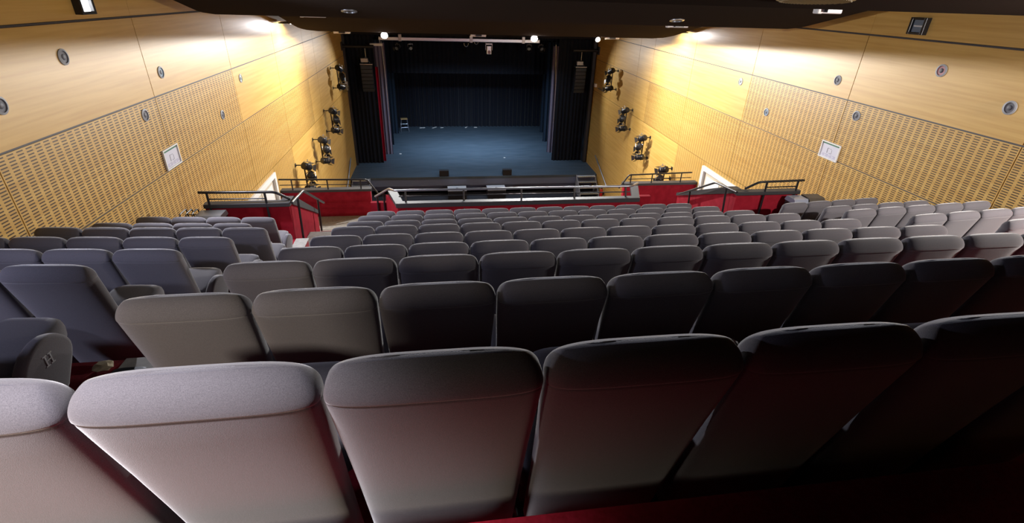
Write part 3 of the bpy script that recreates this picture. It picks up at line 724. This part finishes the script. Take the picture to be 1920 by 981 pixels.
# step stool at the back of the stage
root = empty('stool', (-2.35, 37.35, 1.0), 0.15, 'tall stool with a wooden top beside the rear wing drape on stage', 'stool')
MB().box(-.24, .24, -.19, .19, .86, .91, .015).build('seat', WOODSEAT, root)
for sx in (-1, 1):
    for sy in (-1, 1): MB().tube([(sx * .29, sy * .22, 0), (sx * .2, sy * .15, .87)], .022, 8).build('leg', SILVER, root)
for sx in (-1, 1): MB().tube([(sx * .265, -.2, .28), (sx * .265, .2, .28)], .014, 8).build('rung', SILVER, root)
for z_ in (.3, .55): MB().tube([(-.255, -.19, z_), (.255, -.19, z_)], .014, 8).build('rung', SILVER, root)
# stage monitors
def wedge(x, y, z, w, h, d, label, group, name, topm):
    root = empty(name, (x, y, z), 0, label, 'loudspeaker', group)
    m = MB(); m.prism([(-d / 2, 0), (-d / 2, h), (d * .1, h), (d / 2, h * .25), (d / 2, 0)], 'x', -w / 2, w / 2); m.build('cabinet', BLACKPL, root)
    m = MB(); m.prism([(-d / 2 - .004, h), (-d / 2 - .004, h + .012), (d * .1, h + .012), (d * .1, h)], 'x', -w / 2 - .004, w / 2 + .004); m.build('top_plate', topm, root)
    m = MB(); sl = math.atan2(h * .75, d * .4); m.prism([(d * .12, h - .01), (d * .48, h * .28), (d * .48 + .012, h * .28 + .01), (d * .12 + .012, h)], 'x', -w / 2 + .03, w / 2 - .03); m.build('grille', BLACKMET, root)
wedge(0.28, 27.1, 1.0, .52, .30, .42, 'dark monitor wedge on the stage edge, left of centre', 'monitors on the stage edge', 'stage_monitor', CAPMAT)
wedge(3.82, 27.1, 1.0, .50, .30, .42, 'dark monitor wedge on the stage edge, right of centre', 'monitors on the stage edge', 'stage_monitor', CAPMAT)
def sub(x, y, label):
    root = empty('subwoofer', (x, y, 0), 0, label, 'loudspeaker', 'bass cabinets before the stage')
    MB().box(-.50, .50, -.38, .38, 0.03, .50, .012).build('cabinet', BLACKPL, root)
    MB().box(-.515, .515, -.395, .395, .50, .515, .004).build('lid', STEPTOP, root)
    for sx in (-.3, .3): MB().box(sx - .05, sx + .05, -.25, .25, 0, .03).build('foot', BLACKPL, root)
    MB().box(-.46, .46, -.395, -.38, .07, .46, .004).build('grille', BLACKMET, root)
    MB().box(-.06, .06, -.05, .05, .515, .525, .003).build('top_socket', BLACKMET, root)
sub(0.95, 26.25, 'grey topped bass cabinet before the stage, left one'); sub(3.12, 26.25, 'grey topped bass cabinet before the stage, right one')
# stage steps
def steps(x0, x1, label):
    root = empty('stage_steps', ((x0 + x1) / 2, 26.3, 0), 0, label, 'steps', 'steps up to the stage'); w = (x1 - x0) / 2
    for k in range(4):
        z = .97 - k * .245; y = .44 - k * .27
        m = MB(); m.box(-w + .04, w - .04, y - .27, y + .03, z - .03, z, .004); t = m.build('tread', STEPTOP if k == 0 else STEPMID, root)
        m = MB(); m.box(-w + .05, w - .05, y - .272, y - .215, z, z + .004); m.build('nosing', YELLOWTAPE, t)
        m = MB()
        for i in range(9): xx = -w + .08 + i * (2 * w - .16) / 9; m.box(xx, xx + .035, y - .274, y - .213, z + .004, z + .006)
        m.build('nosing_stripes', BLACKPL, t)
    for sx in (-w, w - .04):
        m = MB(); m.prism([(-.66, 0), (-.66, .22), (.43, 1.0), (.46, 1.0), (.46, 0)], 'x', sx, sx + .04); m.build('side_panel', STEPMID, root)
steps(7.80, 8.92, 'grey stage steps with striped nosings by the right wall'); steps(-4.66, -3.70, 'pale topped stage steps by the left wall')
# fire extinguisher
root = empty('fire_extinguisher', (8.80, 25.0, 0.28), 0, 'red fire extinguisher on the right wall by the stage steps', 'fire extinguisher')
MB().tube([(0, 0, 0), (0, 0, .02), (0, 0, .40), (0, 0, .46), (0, 0, .49)], [.07, .082, .082, .05, .03], 18).build('cylinder', REDPAINT, root, True)
m = MB(); m.box(-.02, .02, -.08, .05, .52, .55); m.tube([(0, 0, .48), (0, 0, .53)], .02); m.build('valve', BLACKPL, root)
MB().tube(bend([(0, .03, .51), (0, .12, .46), (0, .11, .12)], .05), .012, 8).build('hose', BLACKPL, root, True)
MB().box(.06, .16, -.04, .04, .15, .3).build('wall_bracket', BLACKMET, root)
# scraps on the stage
for i, (x, y, a) in enumerate(((-1.1, 38.3, .2), (-0.2, 38.35, .9), (0.35, 38.3, .4), (2.2, 38.4, 1.2), (2.9, 38.35, .1), (4.1, 30.3, .5), (-2.35, 31.4, .8))):
    m = MB(); w = (.22, .25, .12, .2, .12, .05, .07)[i]
    m.loft([[(-w, -.05, 0), (w, -.04, 0), (w * .8, .05, 0), (-w * .9, .06, 0)], [(-w * .9, -.04, .02), (w * .9, -.03, .035), (w * .7, .05, .015), (-w * .8, .05, .03)]])
    o = m.build('paper_scrap', WHITE, None, False, (x, y, 1.0), (0, 0, a))
    tag(o, ('white scrap on the stage nearest the stool', 'longest white scrap along the foot of the back curtain', 'small white scrap right of the longest one by the back curtain', 'white scrap before the middle of the back curtain', 'white scrap right of the middle of the back curtain', 'tiny white speck on the stage above the right monitor', 'small white scrap beside the foot of the red drape')[i], 'scrap', 'white scraps on the stage')
# ropes at the stage sides
for x, lab in ((-2.72, 'pale rope hanging beside the purple grey drape on the left'), (7.0, 'pale rope hanging inside the right black stage drape')):
    tag(MB().tube([(x - .08 if x < 0 else x - .15, 29.95, 7.6), (x, 29.97, 5.2), (x + .02, 29.98, 3.2)], .012, 6).build('rope', SILVER, None, True), lab, 'rope', 'ropes at the stage sides')
m = MB(); m.box(-.32, .32, -.1, .1, -.06, .06, .01); m.tube([(.2, 0, .05), (.2, 0, .215)], .015, 6); tag(m.build('header_block', WHITE, None, False, (-3.0, 29.2, 7.5)), 'white block under the lighting bar above the left drapes', 'block')
# cases beside the parapets
def case(x, y, w, d, h, label, topm, lidh=.1):
    root = empty('equipment_case', (x, y, FL[8]), 0, label, 'case', 'cases standing before the side parapets')
    m = MB(); m.box(-w / 2, w / 2, -d / 2, d / 2, 0.04, h - lidh, .02); m.build('body', BLACKPL, root)
    m = MB(); m.prism([(-d / 2 - .01, h - lidh), (-d / 2 + .04, h), (d / 2 - .04, h), (d / 2 + .01, h - lidh)], 'x', -w / 2 - .01, w / 2 + .01); m.build('lid', topm, root)
    for sx in (-1, 1):
        for sy in (-1, 1): MB().box(sx * (w / 2 - .05) - .02, sx * (w / 2 - .05) + .02, sy * (d / 2 - .05) - .02, sy * (d / 2 - .05) + .02, 0, .05).build('foot', BLACKMET, root)
case(-4.16, 9.12, .42, .36, .70, 'grey lidded black case before the left parapet', mat('case_lid', (0.22, 0.23, 0.24), 0.35))
root = empty('folding_trolley', (-4.52, 9.12, FL[8]), 0, 'black wire folding trolley beside the case at the left parapet', 'trolley')
for x in (-.1, 0, .1): MB().tube(bend([(x, -.14, .03), (x, -.14, .74), (x, .14, .74), (x, .14, .03)], .06), .011, 6).build('hoop', BLACKMET, root, True)
for z in (.3, .62):
    for y in (-.14, .14): MB().tube([(-.12, y, z), (.12, y, z)], .009, 6).build('cross_bar', BLACKMET, root)
case(7.60, 9.1, .30, .34, .72, 'plastic wrapped grey case before the right parapet', mat('case_wrap', (0.3, 0.33, 0.42), 0.2))
case(7.96, 9.1, .34, .34, .74, 'dark brown case between the wrapped case and the right wall', mat('case_brown', (0.06, 0.045, 0.03), 0.5))
# crumpled paper and step light on the aisle
m = MB(); bmesh.ops.create_icosphere(m.bm, subdivisions=2, radius=.05)
for v in m.bm.verts: v.co = Vector((v.co.x * 1.3, v.co.y, v.co.z * .6)) * random.uniform(.75, 1.2)
tag(m.build('crumpled_paper', mat('paper_tan', (0.45, 0.38, 0.26), 0.8), None, False, (-2.2, 2.86, FL[2] + .03)), 'crumpled tan paper at the aisle edge behind the left block seat', 'paper')
m = MB(); R = []
for z, k in ((0, 1), (.012, 1), (.016, .85)): R.append([(px * k, py * k, z) for px, py in sup(.10, .035, 24, 3)])
m.loft(R); tag(m.build('step_light', BLACKPL, None, False, (-2.02, 2.8, FL[2] + .012)), 'black oval step light set in the grey aisle step', 'step light')
